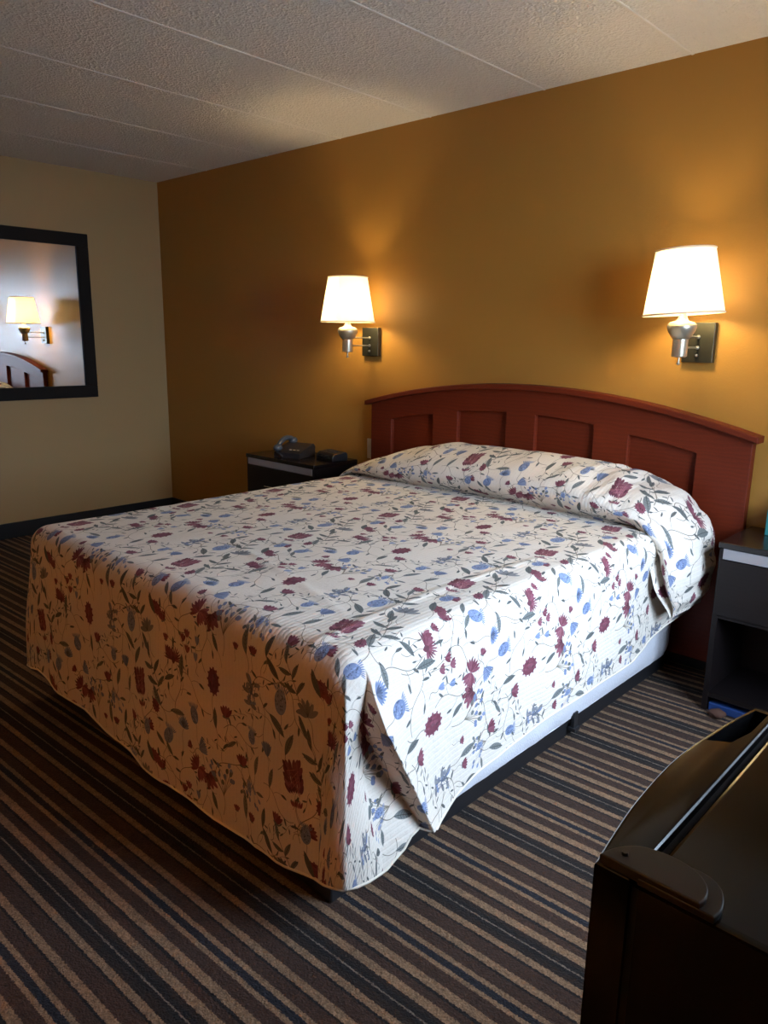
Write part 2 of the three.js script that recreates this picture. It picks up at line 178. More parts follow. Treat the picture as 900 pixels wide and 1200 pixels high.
// ---------------------------------------------------------------- materials
const std = o => new THREE.MeshStandardMaterial(o), phys = o => new THREE.MeshPhysicalMaterial(o);
const M = {
  orange: phys({ color: new THREE.Color(0.385, 0.19, 0.037), roughness: 0.44, specularIntensity: 0.55, roughnessMap: paintRough, bumpMap: paintBump, bumpScale: 0.0004 }),
  cream: std({ color: new THREE.Color(0.38, 0.25, 0.108), roughness: 0.62, bumpMap: paintBump, bumpScale: 0.0006 }),
  ceiling: std({ color: new THREE.Color(0.76, 0.73, 0.68), roughness: 0.95, bumpMap: popcorn, bumpScale: 0.004 }),
  concrete: std({ color: new THREE.Color(0.58, 0.57, 0.55), roughness: 0.95 }),
  joint: std({ color: new THREE.Color(0.78, 0.75, 0.70), roughness: 0.9 }),
  amberShade: phys({ color: new THREE.Color(0.90, 0.58, 0.26), roughness: 1, transmission: 0.5, thickness: 0, side: THREE.DoubleSide }),
  amberBulb: std({ color: 0xffffff, emissive: AMBER, emissiveIntensity: 1.6, roughness: 0.5 }),
  carpet: std({ map: carpetMap, roughness: 1, bumpMap: carpetBump, bumpScale: 0.003 }),
  baseboard: std({ color: new THREE.Color(0.008, 0.008, 0.009), roughness: 0.45 }),
  cherry: phys({ map: cherryMap, roughness: 0.5, specularIntensity: 0.6 }),
  espresso: phys({ map: espressoMap, roughness: 0.42, specularIntensity: 0.6 }),
  espressoTop: std({ map: espressoMap, roughness: 0.26 }),
  silverStrip: std({ color: new THREE.Color(0.34, 0.34, 0.36), roughness: 0.42, metalness: 0.25 }),
  spread: std({ map: spreadMap, roughness: 0.92, bumpMap: quiltBump, bumpScale: 0.0030 }),
  hem: std({ color: new THREE.Color(0.76, 0.71, 0.60), roughness: 0.9 }),
  sheet: std({ color: new THREE.Color(0.74, 0.75, 0.80), roughness: 0.85, bumpMap: clothBump, bumpScale: 0.006 }),
  blackBase: std({ color: new THREE.Color(0.012, 0.012, 0.014), roughness: 0.5 }),
  blackPlastic: std({ color: new THREE.Color(0.02, 0.02, 0.022), roughness: 0.35 }),
  frame: phys({ color: new THREE.Color(0.010, 0.008, 0.007), roughness: 0.7, specularIntensity: 0.35 }),
  mirror: std({ color: new THREE.Color(0.93, 0.94, 0.94), roughness: 0.008, metalness: 1 }),
  fridge: phys({ color: new THREE.Color(0.005, 0.005, 0.0055), roughness: 0.14, specularIntensity: 0.7 }),
  fridgeMatte: std({ color: new THREE.Color(0.016, 0.016, 0.017), roughness: 0.42 }),
  gasket: std({ color: new THREE.Color(0.01, 0.01, 0.01), roughness: 0.8 }),
  bronze: std({ color: new THREE.Color(0.07, 0.068, 0.048), roughness: 0.38, metalness: 0.85 }),
  nickel: std({ color: new THREE.Color(0.54, 0.49, 0.38), roughness: 0.33, metalness: 0.8 }),
  chrome: std({ color: new THREE.Color(0.8, 0.8, 0.8), roughness: 0.18, metalness: 1 }),
  shade: phys({ color: new THREE.Color(0.93, 0.87, 0.70), roughness: 1, transmission: 0.5, thickness: 0, side: THREE.DoubleSide }),
  shadeTrim: phys({ color: new THREE.Color(0.80, 0.66, 0.50), roughness: 1, transmission: 0.2, thickness: 0 }),
  bulb: std({ color: 0xffffff, emissive: TUNGSTEN, emissiveIntensity: 1.6, roughness: 0.5 }),
  plate: std({ color: new THREE.Color(0.72, 0.68, 0.58), roughness: 0.5 }),
  teal: std({ color: new THREE.Color(0.03, 0.24, 0.24), roughness: 0.5 }),
  blue: std({ color: new THREE.Color(0.014, 0.05, 0.19), roughness: 0.5 }),
  brown: std({ color: new THREE.Color(0.09, 0.04, 0.025), roughness: 0.8 }),
  phoneGrey: std({ color: new THREE.Color(0.06, 0.07, 0.085), roughness: 0.3 }),
  whiteFrame: std({ color: new THREE.Color(0.75, 0.75, 0.74), roughness: 0.5 }),
  glass: phys({ color: 0xffffff, roughness: 0.02, transmission: 1, thickness: 0 }),
  tissue: std({ color: new THREE.Color(0.8, 0.8, 0.8), roughness: 0.9 }),
};

// ---------------------------------------------------------------- room shell
const X1 = 5.55, Z1 = 5.2, HH = 2.44, T = 0.14;
structure(obj('wall_back', bx(-T, X1 + T, 0, HH, -T, 0), M.orange), 'orange ochre painted wall behind the bed', 'wall');
structure(obj('wall_left', bx(-T, 0, 0, HH, 0, Z1), M.cream), 'tan painted wall with the black framed mirror', 'wall');
structure(obj('wall_front', bx(-T, X1 + T, 0, HH, Z1, Z1 + T), M.orange), 'orange ochre painted wall facing the bed foot', 'wall');
structure(obj('wall_right', [bx(X1, X1 + T, 0, HH, 0, WIN.z0), bx(X1, X1 + T, 0, HH, WIN.z1, Z1), bx(X1, X1 + T, 0, WIN.y0, WIN.z0, WIN.z1), bx(X1, X1 + T, WIN.y1, HH, WIN.z0, WIN.z1)], M.orange), 'orange ochre painted wall with the window', 'wall');
{ // floor with the striped carpet; the weave runs 2.6 degrees off the headboard wall
  const g = bx(-T, X1 + T, -0.1, 0, -T, Z1 + T), uv = g.attributes.uv, p = g.attributes.position;
  for (let i = 0; i < p.count; i++) { const x = p.getX(i), z = p.getZ(i); uv.setXY(i, x, z + 0.045 * x - (1.990 + 0.045 * 4.325)); }
  structure(obj('floor', g, M.carpet), 'brown carpet with tan, black and navy stripes', 'floor');
}
structure(obj('ground', bx(X1 + T, 40, -0.25, -0.15, -20, 25), M.concrete), 'pale concrete outside the window', 'ground');
{ // ceiling of long planks with raised taped joints
  const c = new THREE.Group(); c.name = 'ceiling'; scene.add(c); structure(c, 'grey white textured ceiling with straight plank joints', 'ceiling');
  const xs = [-T]; for (let k = -3; k <= 4; k++) { const x = 2.585 + 0.652 * k; if (x > 0.1 && x < X1 - 0.1) xs.push(x); } xs.push(X1 + T);
  for (let i = 0; i + 1 < xs.length; i++) obj('ceiling_panel', bx(xs[i], xs[i + 1], HH, HH + 0.12, -T, Z1 + T), M.ceiling, c);
  for (let i = 1; i + 1 < xs.length; i++) { const s = new THREE.CylinderGeometry(0.007, 0.007, Z1, 8); s.rotateX(Math.PI / 2); s.scale(1, 0.35, 1); s.translate(xs[i], HH, Z1 / 2); obj('joint', s, M.joint, c); }
}
structure(obj('baseboard_back', bx(0, X1, 0, 0.105, 0, 0.014, 0.003), M.baseboard), 'black baseboard below the orange wall', 'baseboard');
structure(obj('baseboard_left', bx(0, 0.014, 0, 0.105, 0.014, Z1, 0.003), M.baseboard), 'black baseboard below the mirror wall', 'baseboard');
{ // window in the right wall, outside the frame, through which the daylight falls on the bed
  const w = new THREE.Group(); w.name = 'window_1'; scene.add(w); structure(w, 'white framed window with two panes', 'window');
  const { z0, z1, y0, y1 } = WIN, f = 0.045, xa = X1 + 0.03, xb = X1 + 0.09, zm = (z0 + z1) / 2;
  obj('window_frame', [bx(xa, xb, y0, y0 + f, z0, z1), bx(xa, xb, y1 - f, y1, z0, z1), bx(xa, xb, y0 + f, y1 - f, z0, z0 + f), bx(xa, xb, y0 + f, y1 - f, z1 - f, z1), bx(xa, xb, y0 + f, y1 - f, zm - f / 2, zm + f / 2)], M.whiteFrame, w);
  for (const [a, b] of [[z0 + f, zm - f / 2], [zm + f / 2, z1 - f]]) obj('pane', bx(X1 + 0.058, X1 + 0.062, y0 + f, y1 - f, a, b), M.glass, w);
  obj('window_sill', bx(X1 - 0.03, X1 + 0.03, y0 - 0.03, y0, z0 - 0.04, z1 + 0.04, 0.004), M.whiteFrame, w);
}

// ---------------------------------------------------------------- bed
const BX0 = 2.50, BX1 = 4.065, BZ0 = 0.09, BZ1 = 2.045, TOPY = 0.685;
{
  const t = thing('bed', 'white box spring bed on a black plinth base under the floral bedspread', 'bed', [(BX0 + BX1) / 2, 0, (BZ0 + BZ1) / 2]);
  const ox = t.position.x, oz = t.position.z, B = (a, b, c, d, e, f, r, s) => bx(a - ox, b - ox, c, d, e - oz, f - oz, r, s);
  obj('base_frame', [B(BX0 + 0.01, BX1 - 0.004, 0, 0.068, BZ0, BZ1, 0.006), B(BX1 - 0.035, BX1 + 0.004, 0.058, 0.074, BZ0, BZ1 + 0.003, 0.003), B(BX0, BX1, 0.058, 0.074, BZ1 - 0.03, BZ1 + 0.004, 0.003)], M.blackBase, t);
  // box spring in a fitted sheet with soft vertical waves along the side
  const perim = (y0, y1, out, m, name) => {
    const cx = (BX0 + BX1) / 2 - ox, cz = (BZ0 + BZ1) / 2 - oz, hw = (BX1 - BX0) / 2 + out, hd = (BZ1 - BZ0) / 2, R = 0.05, pts = [];
    const add = (x, z, nx, nz) => pts.push([x, z, nx, nz]);
    const arc = (ax, az, a0) => { for (let i = 0; i <= 8; i++) { const a = a0 + i / 8 * Math.PI / 2; add(ax + R * Math.cos(a), az + R * Math.sin(a), Math.cos(a), Math.sin(a)); } };
    arc(cx + hw - R, cz - hd + R, -Math.PI / 2); for (let i = 1; i < 120; i++) add(cx + hw, lerp(cz - hd + R, cz + hd - R, i / 120), 1, 0);
    arc(cx + hw - R, cz + hd - R, 0); for (let i = 1; i < 90; i++) add(lerp(cx + hw - R, cx - hw + R, i / 90), cz + hd, 0, 1);
    arc(cx - hw + R, cz + hd - R, Math.PI / 2); for (let i = 1; i < 60; i++) add(cx - hw, lerp(cz + hd - R, cz - hd + R, i / 60), -1, 0); arc(cx - hw + R, cz - hd + R, Math.PI); add(...pts[0]);
    const n = pts.length - 1, side = grid(n, 14, (u, v, i) => { const [x, z, nx, nz] = pts[i], y = lerp(y0, y1, v), e = Math.pow(Math.abs(v * 2 - 1), 6) * 0.012, w = 0.004 * N3(x * 9 + y * 7, y * 5, z * 9 - y * 6) + 0.0025 * N3(x * 22 - y * 22, y * 9, z * 22 + y * 22); return { p: [x + nx * (w - e), y, z + nz * (w - e)], uv: [u * 6, y] }; });
    const cap = y => { const s = new THREE.Shape(pts.slice(0, -1).map(q => new THREE.Vector2(q[0] - 0.012 * q[2], -(q[1] - 0.012 * q[3])))); const g = new THREE.ShapeGeometry(s); g.rotateX(-Math.PI / 2); g.translate(0, y, 0); return g; };
    obj(name, [side, cap(y1), cap(y0)], m, t);
  };
  perim(0.074, 0.36, 0.02, M.sheet, 'box_spring');
  perim(0.36, TOPY - 0.02, 0.02, M.sheet, 'mattress');
  const br = obj('bracket', [B(BX1 + 0.008, BX1 + 0.022, 0.030, 0.098, 0.885, 0.912, 0.002), B(BX1, BX1 + 0.03, 0.028, 0.042, 0.88, 0.917, 0.002)], M.blackPlastic, t); br.userData.label = 'black metal bracket on the bed rail';
}

// bedspread: one sheet; u runs across the bed, v along it, both in metres
const RE = 0.07, FX0 = BX0 + 0.035, FX1 = BX1 + 0.022, FZ1 = BZ1 - 0.025;
{
  const t = thing('bedspread', 'quilted cream bedspread with maroon and blue flowers draped over bed and pillows', 'bedspread', [0, 0, 0]);
  const topY = (x, z) => TOPY + 0.006 * Math.sin((x - FX0) / (FX1 - FX0) * Math.PI) + 0.004 * N3(x * 2.2, 0, z * 2.2) + 0.0022 * N3(x * 9, 3, z * 5) + 0.0016 * N3(x * 6 + z * 14, 7, z * 4 - x * 9) + 0.005 * Math.exp(-Math.pow((x - 4.02 - 0.03 * Math.sin(z * 3)) / 0.012, 2)) * sstep(0.9, 1.3, z) + 0.0035 * Math.exp(-Math.pow((z - 1.72 - 0.25 * (x - 3.3)) / 0.014, 2)) * sstep(2.9, 3.3, x) * (1 - sstep(3.8, 4.0, x));
  const top = grid(150, 200, (a, b) => { const x = lerp(FX0, FX1, a), z = lerp(0.12, FZ1, b); return { p: [x, topY(x, z), z], uv: [x, z] }; }, true);
  // the hanging part: p runs along the right side, round the corner, along the foot, round, and up the left side
  const P = []; // [x, z, angle of the outward normal (0 = +z, 90 = +x), kind]
  for (let z = 0.12; z < FZ1 - 1e-6; z += (z > 1.75 ? 0.004 : 0.011)) P.push([FX1, z, 90, 'R']);
  for (let i = 0; i <= 40; i++) P.push([FX1, FZ1, 90 - i * 90 / 40, 'C']);
  for (let i = 1; i < 170; i++) P.push([lerp(FX1, FX0, i / 170), FZ1, 0, 'F']);
  for (let i = 0; i <= 24; i++) P.push([FX0, FZ1, -i * 90 / 24, 'D']);
  for (let i = 1; i <= 90; i++) P.push([FX0, lerp(FZ1, 0.12, i / 90), -90, 'L']);
  const sideHem = z => interp([[.12, .29], [.25, .285], [.68, .24], [1.2, .250], [1.6, .222], [1.85, .198], [1.90, .212], [1.97, .175], [2.02, .16]], z);
  const footHem = x => interp([[2.5, .15], [2.75, .125], [3.12, .095], [3.55, .078], [3.75, .078], [3.95, .105], [4.09, .125]], x);
  const hemY = q => q[3] === 'R' ? sideHem(q[1]) : q[3] === 'C' ? lerp(.125, .165, q[2] / 90) + 0.02 * Math.sin(q[2] / 90 * Math.PI) : q[3] === 'F' ? footHem(q[0]) : q[3] === 'D' ? .15 : .18;
  const NJ = 70, hemPts = [];
  const drape = grid(P.length - 1, NJ, (a, b, i, j) => {
    const q = P[i], th = q[2] * Math.PI / 180, y0 = topY(q[0], q[1]), drop = y0 - hemY(q), arc = RE * Math.PI / 2, total = arc + (drop - RE), d = total * b;
    let out, down; if (d < arc) { out = RE * Math.sin(d / RE); down = RE * (1 - Math.cos(d / RE)); } else { out = RE + (d - arc) * 0.045; down = RE + (d - arc); }
    const ramp = sstep(0.03, 0.42, down), r2 = sstep(0.02, 0.2, down);
    let x = q[0], z = q[1], more = 0; // more: length of cloth in the fold
    // folds along foot and side
    if (q[3] === 'F') out += ramp * (0.007 * Math.sin(x * 9.5 + 1.2) + 0.005 * Math.sin(x * 21 + 0.4)) + r2 * 0.004 * N3(x * 14, down * 5, 2);
    if (q[3] === 'L') out += ramp * 0.01 * Math.sin(z * 12);
    if (q[3] === 'R') out += -0.032 * r2 * (1 - sstep(0.4, 0.72, z)) + (1 - sstep(1.86, 2.0, z)) * (ramp * 0.006 * Math.sin(z * 7) + r2 * (0.0035 * N3(z * 12, down * 7, 5) + 0.003 * N3(z * 5 + down * 9, down * 4, 8)));
    if (q[3] === 'D') out += ramp * 0.035 * Math.sin(-q[2] / 90 * Math.PI);
    if (q[3] === 'C' || q[3] === 'R') { // corner: the foot part bulges round it and slips under the edge of the side part
      const zv = 2.10 - 0.475 * down, along = q[3] === 'R' ? z : FZ1 + 0.16 * (1 - q[2] / 90), s = zv - along;
      const low = sstep(0.26, 0.52, down), corner = -0.022 * r2 + low * 0.056, lift = 0.060;
      if (q[3] === 'R') out += s > 0 ? lift * r2 * Math.exp(-s / 0.13) : lerp(lift * r2, corner, sstep(0, -0.006, s));
      else { const t = q[2] / 90; out += corner * t + (0.004 * ramp + 0.024 * low) * Math.sin(t * Math.PI); }
      more = (lift * r2 - corner) * (q[3] === 'R' ? sstep(0, -0.006, s) : q[2] / 90);
    }
    if (q[3] === 'F' || q[3] === 'C') out += r2 * 0.0015 * N3(x * 30, down * 30, z * 20);
    if (q[3] === 'C') out *= lerp(1, 1 / Math.max(Math.sin(th), Math.cos(th)), lerp(0.8, 0.3, ramp) * sstep(0.02, 0.12, down));
    const p = [x + Math.sin(th) * out, y0 - down, z + Math.cos(th) * out];
    if (j === NJ && i % 3 === 0) hemPts.push(p.slice());
    return { p, uv: [q[0] + Math.sin(th) * d, q[1] + Math.cos(th) * d + more] };
  }, false);
  // the head end, pulled over the pillows and tucked in before them; w runs across the bed and down its right side
  const spine = new THREE.CatmullRomCurve3([[2.425, .60], [2.45, .655], [2.53, .683], [2.8, .688], [3.2, .69], [3.6, .69], [3.92, .688], [4.05, .678], [4.125, .63], [4.165, .54], [4.19, .45], [4.21, .365]].map(q => new THREE.Vector3(q[0], q[1], 0)));
  const NW = 220, NS = 64, len = spine.getLength();
  const prof = [[.56, -.10], [.475, -.02], [.475, .05], [.515, .2], [.53, .42], [.50, .66], [.42, .86], [.31, .98], [.22, 1.0], [.14, .93], [.095, .75], [.085, .4], [.085, 0]];
  const pc = new THREE.CatmullRomCurve3(prof.map(q => new THREE.Vector3(q[0], q[1], 0)), false, 'catmullrom', 0.5), plen = 0.78;
  const swell = w => interp([[0, .012], [.03, .03], [.10, .075], [.2, .145], [.3, .182], [.55, .19], [.66, .185], [.74, .165], [.80, .135], [.86, .108], [.92, .088], [.97, .060], [1, .015]], w);
  const pillow = grid(NW, NS, (a, b) => {
    const c = spine.getPointAt(a), tg = spine.getTangentAt(a), nx = -tg.y, ny = tg.x, q = pc.getPoint(b);
    const side = sstep(.74, .9, a), hgt = swell(a);
    let z = q.x, n = q.y * hgt;
    const zc = 0.30; z = zc + (z - zc) * lerp(lerp(0.8, 1, sstep(0, .2, a)), 0.92, side) + 0.03 * side * q.y;
    z += 0.012 * Math.sin(c.x * 5) * sstep(0, .15, a) * (1 - b);
    z = z + side * sstep(.93, 1, a) * (0.32 - z) * 0.35;
    const crease = 0.010 * N3(a * 34 + b * 3, b * 5, 1) * sstep(.55, .8, a) + 0.006 * N3(a * 16, b * 7, 3) + 0.012 * sstep(.6, .72, a) * (1 - sstep(.85, 1, a)) * N3(a * 60 - b * 10, b * 3, 9);
    const fan = Math.sin(b * 26 + 3 * N3(a * 8, b * 2, 4)) * Math.exp(-Math.pow((a - 0.72 - 0.08 * (b - 0.3)) / 0.05, 2)) * 0.009 * sstep(0.05, 0.2, b) * (1 - sstep(0.5, 0.75, b));
    n += (crease + fan) * clamp(q.y * 2);
    return { p: [c.x + nx * n, c.y + ny * n, Math.max(z, 0.075)], uv: [2.43 + a * len, 0.5 - b * plen] };
  }, false);
  obj('cover', [top, drape, pillow], M.spread, t);
  const hem = obj('hem_trim', tube(hemPts, 0.0035, hemPts.length, 6), M.hem, t); hem.userData.label = 'cream bound hem';
}

// ---------------------------------------------------------------- headboard
{
  const xa = 2.245, xb = 4.292, xm = (xa + xb) / 2, yE = 1.003, yC = 1.138, y0 = 0.06, arch = x => { const half = (xb - xa) / 2, s = yC - yE, R = (half * half + s * s) / (2 * s); return yC - R + Math.sqrt(R * R - (x - xm) * (x - xm)); };
  const t = thing('headboard', 'arched cherry wood headboard with four recessed panels on orange wall', 'headboard', [xm, 0, 0.004]);
  const lx = x => x - xm;
  const s = new THREE.Shape(); s.moveTo(lx(xa), y0); s.lineTo(lx(xb), y0); for (let i = 0; i <= 40; i++) { const x = lerp(xb, xa, i / 40); s.lineTo(lx(x), arch(x)); }
  const panels = [[2.393, 2.698, .928, .980], [2.855, 3.157, 1.008, 1.026], [3.316, 3.625, 1.026, 1.006], [3.785, 4.087, .978, .930]];
  for (const [a, b, ya, yb] of panels) { const h = new THREE.Path(); h.moveTo(lx(a), 0.43); h.lineTo(lx(a), ya); h.quadraticCurveTo(lx((a + b) / 2), Math.max((ya + yb) / 2 + 0.008, Math.max(ya, yb) * 0.5 + (ya + yb) * 0.25), lx(b), yb); h.lineTo(lx(b), 0.43); s.holes.push(h); }
  const f = metreUV(new THREE.ExtrudeGeometry(s, { depth: 0.034, bevelEnabled: true, bevelSize: 0.004, bevelThickness: 0.004, bevelSegments: 2 })); f.translate(0, 0, 0.006);
  obj('frame', f, M.cherry, t);
  for (const [a, b, ya, yb] of panels) obj('panel', bx(lx(a) - 0.015, lx(b) + 0.015, 0.41, Math.max(ya, yb) + 0.02, 0.004, 0.02), M.cherry, t);
  const cap = new THREE.Shape(), e = 0.026; for (let i = 0; i <= 40; i++) { const x = lerp(xa - e, xb + e, i / 40); const y = arch(clamp(x, xa, xb)) - (x < xa ? (xa - x) * 0.26 : x > xb ? (x - xb) * 0.26 : 0) + 0.001; i ? cap.lineTo(lx(x), y) : cap.moveTo(lx(x), y); }
  for (let i = 40; i >= 0; i--) { const x = lerp(xa - e, xb + e, i / 40); const y = arch(clamp(x, xa, xb)) - (x < xa ? (xa - x) * 0.26 : x > xb ? (x - xb) * 0.26 : 0) + 0.019; cap.lineTo(lx(x), y); }
  const cg = metreUV(new THREE.ExtrudeGeometry(cap, { depth: 0.062, bevelEnabled: true, bevelSize: 0.004, bevelThickness: 0.006, bevelSegments: 3 })); cg.translate(0, 0, 0.007);
  obj('cap_rail', cg, M.cherry, t);
}

// ---------------------------------------------------------------- nightstands
function nightstand(x, label) {
  const t = thing('nightstand', label, 'nightstand', [x, 0, 0.19]); // 0.62 wide, 0.335 deep
  const w = 0.31, f = 0.168, b = -0.172;
  obj('top', bx(-w - 0.004, w + 0.004, 0.640, 0.662, b, f + 0.006, 0.003), M.espressoTop, t);
  for (const s of [-1, 1]) obj('side_panel', s < 0 ? bx(-w, -w + 0.02, 0, 0.640, b, f) : bx(w - 0.02, w, 0, 0.640, b, f), M.espresso, t);
  obj('back_panel', bx(-w + 0.02, w - 0.02, 0.06, 0.640, b, b + 0.012), M.espresso, t);
  obj('trim_strip', bx(-w + 0.014, w - 0.014, 0.600, 0.639, f - 0.01, f + 0.003, 0.001), M.silverStrip, t).userData.label = 'light grey strip below the top';
  const d = obj('drawer', bx(-w + 0.004, w - 0.004, 0.385, 0.597, f - 0.018, f + 0.004, 0.002), M.espresso, t);
  obj('handle', [rod([-0.115, 0.487, f + 0.022], [0.115, 0.487, f + 0.022], 0.005), rod([-0.1, 0.487, f], [-0.1, 0.487, f + 0.022], 0.004), rod([0.1, 0.487, f], [0.1, 0.487, f + 0.022], 0.004)], M.chrome, d).userData.label = 'bright metal bar handle';
  obj('drawer_floor', bx(-w + 0.02, w - 0.02, 0.372, 0.385, b + 0.012, f - 0.002), M.espresso, t);
  obj('bottom_shelf', bx(-w + 0.02, w - 0.02, 0.055, 0.075, b, f - 0.002), M.espresso, t);
  return t;
}
nightstand(4.632, 'dark espresso nightstand with grey strip and drawer, teal box on top');
nightstand(1.790, 'dark espresso nightstand with grey strip, carrying the black telephone');
{ // teal tissue box by the wall
  const t = thing('tissue_box', 'teal tissue box on the nightstand against the orange wall', 'tissue box', [4.468, 0.6625, 0.085]);
  obj('carton', bx(-0.065, 0.065, 0, 0.1, -0.055, 0.055, 0.003), M.teal, t);
  const g = new THREE.ConeGeometry(0.03, 0.05, 14, 4, true), p = g.attributes.position; for (let i = 0; i < p.count; i++) { const a = Math.atan2(p.getZ(i), p.getX(i)); p.setX(i, p.getX(i) * (1 + 0.4 * Math.sin(a * 3)) * 1.2); } g.rotateX(Math.PI); g.translate(0.012, 0.12, 0); g.computeVertexNormals();
  obj('tissue', g, M.tissue, t);
}
tag(obj('flat_box', bx(4.345, 4.60, 0.001, 0.032, 0.16, 0.352, 0.004), M.blue), 'flat blue box lying on the carpet below the nightstand', 'box');
{ const g = new THREE.SphereGeometry(0.024, 20, 14), p = g.attributes.position; for (let i = 0; i < p.count; i++) { const k = 1 + 0.25 * N3(p.getX(i) * 60, p.getY(i) * 60, p.getZ(i) * 60); p.setXYZ(i, p.getX(i) * k * 1.2, p.getY(i) * k * 0.75, p.getZ(i) * k); } g.computeVertexNormals(); g.computeBoundingBox(); g.translate(4.395, -g.boundingBox.min.y, 0.395); tag(obj('crumpled_wrapper', g, M.brown), 'small brown crumpled wrapper on the carpet before the nightstand', 'wrapper'); }

// ---------------------------------------------------------------- telephone and clock on the far nightstand
{
  const t = thing('telephone', 'black desk telephone with its handset on the cradle on nightstand', 'telephone', [1.765, 0.6625, 0.215], 0.35);
  const wedge = new THREE.Shape(); wedge.moveTo(-0.09, 0); wedge.lineTo(0.09, 0); wedge.lineTo(0.09, 0.022); wedge.quadraticCurveTo(0.02, 0.05, -0.075, 0.062); wedge.lineTo(-0.09, 0.05);
  const g = new THREE.ExtrudeGeometry(wedge, { depth: 0.17, bevelEnabled: true, bevelSize: 0.005, bevelThickness: 0.005, bevelSegments: 2, curveSegments: 10 }); g.translate(0, 0.005, -0.085); g.rotateY(-Math.PI / 2);
  obj('body', g, M.blackPlastic, t);
  const hs = obj('handset', [tube([[-0.062, 0.085, -0.095], [-0.062, 0.102, -0.05], [-0.062, 0.106, 0.0], [-0.062, 0.092, 0.05], [-0.062, 0.062, 0.095]], 0.015, 30, 12), new THREE.SphereGeometry(0.027, 18, 12).scale(1, 0.8, 1.15).translate(-0.062, 0.082, -0.088), new THREE.SphereGeometry(0.027, 18, 12).scale(1, 0.8, 1.15).translate(-0.062, 0.058, 0.092)], M.phoneGrey, t); hs.userData.label = 'curved handset';
  const kp = obj('face_plate', (() => { const b = bx(-0.022, 0.075, -0.003, 0.003, -0.055, 0.075, 0.002); b.rotateX(0.17); b.translate(0, 0.046, 0.0); return b; })(), M.phoneGrey, t);
  for (let r = 0; r < 4; r++) for (let c = 0; c < 3; c++) { const k = bx(-0.008, 0.008, 0, 0.005, -0.006, 0.006, 0.0015, 1); k.translate(c * 0.026 + 0.002, 0.05 - (r * 0.024 - 0.02) * 0.17, r * 0.024 - 0.022); obj('key', k, M.plate, kp); }
  const cord = []; for (let i = 0; i <= 160; i++) { const a = i / 160, b = a * Math.PI * 2 * 20; cord.push([-0.062 + 0.02 * Math.sin(a * 3.1) * 6 * a * (1 - a) + 0.005 * Math.cos(b), lerp(0.045, 0.012, Math.min(1, a * 2)) + 0.005 * Math.sin(b), 0.11 + 0.022 * Math.sin(a * Math.PI) - a * 0.06]); } obj('coiled_cord', tube(cord, 0.0018, 320, 5), M.blackPlastic, t);
}
{
  const t = thing('clock_radio', 'low black clock radio between telephone and bed on the nightstand', 'clock', [2.005, 0.6625, 0.135], -0.15);
  const s = new THREE.Shape(); s.moveTo(-0.05, 0); s.lineTo(0.05, 0); s.quadraticCurveTo(0.056, 0.025, 0.03, 0.036); s.lineTo(-0.04, 0.042); s.quadraticCurveTo(-0.056, 0.04, -0.05, 0);
  const g = new THREE.ExtrudeGeometry(s, { depth: 0.16, bevelEnabled: true, bevelSize: 0.004, bevelThickness: 0.006, bevelSegments: 3 }); g.translate(0, 0.004, -0.08); g.rotateY(-Math.PI / 2);
  obj('case', g, M.blackPlastic, t);
  const d = bx(-0.06, 0.06, 0, 0.018, 0, 0.004, 0.001); d.rotateX(-0.35); d.translate(0, 0.012, 0.053); obj('display', d, M.fridge, t);
  obj('snooze_bar', bx(-0.04, 0.04, 0.044, 0.050, -0.02, 0.005, 0.003), M.phoneGrey, t);
}
{ // outlet on the wall beside the headboard
  const t = thing('wall_outlet', 'ivory wall outlet plate beside the headboard on orange wall', 'outlet', [2.205, 0.735, 0.0]);
  const plate = obj('cover_plate', bx(-0.035, 0.035, -0.058, 0.058, 0, 0.007, 0.003), M.plate, t);
  for (const s of [-1, 1]) obj('socket', bx(-0.016, 0.016, s * 0.026 - 0.014, s * 0.026 + 0.014, 0.006, 0.0095, 0.0015), M.plate, t);
}

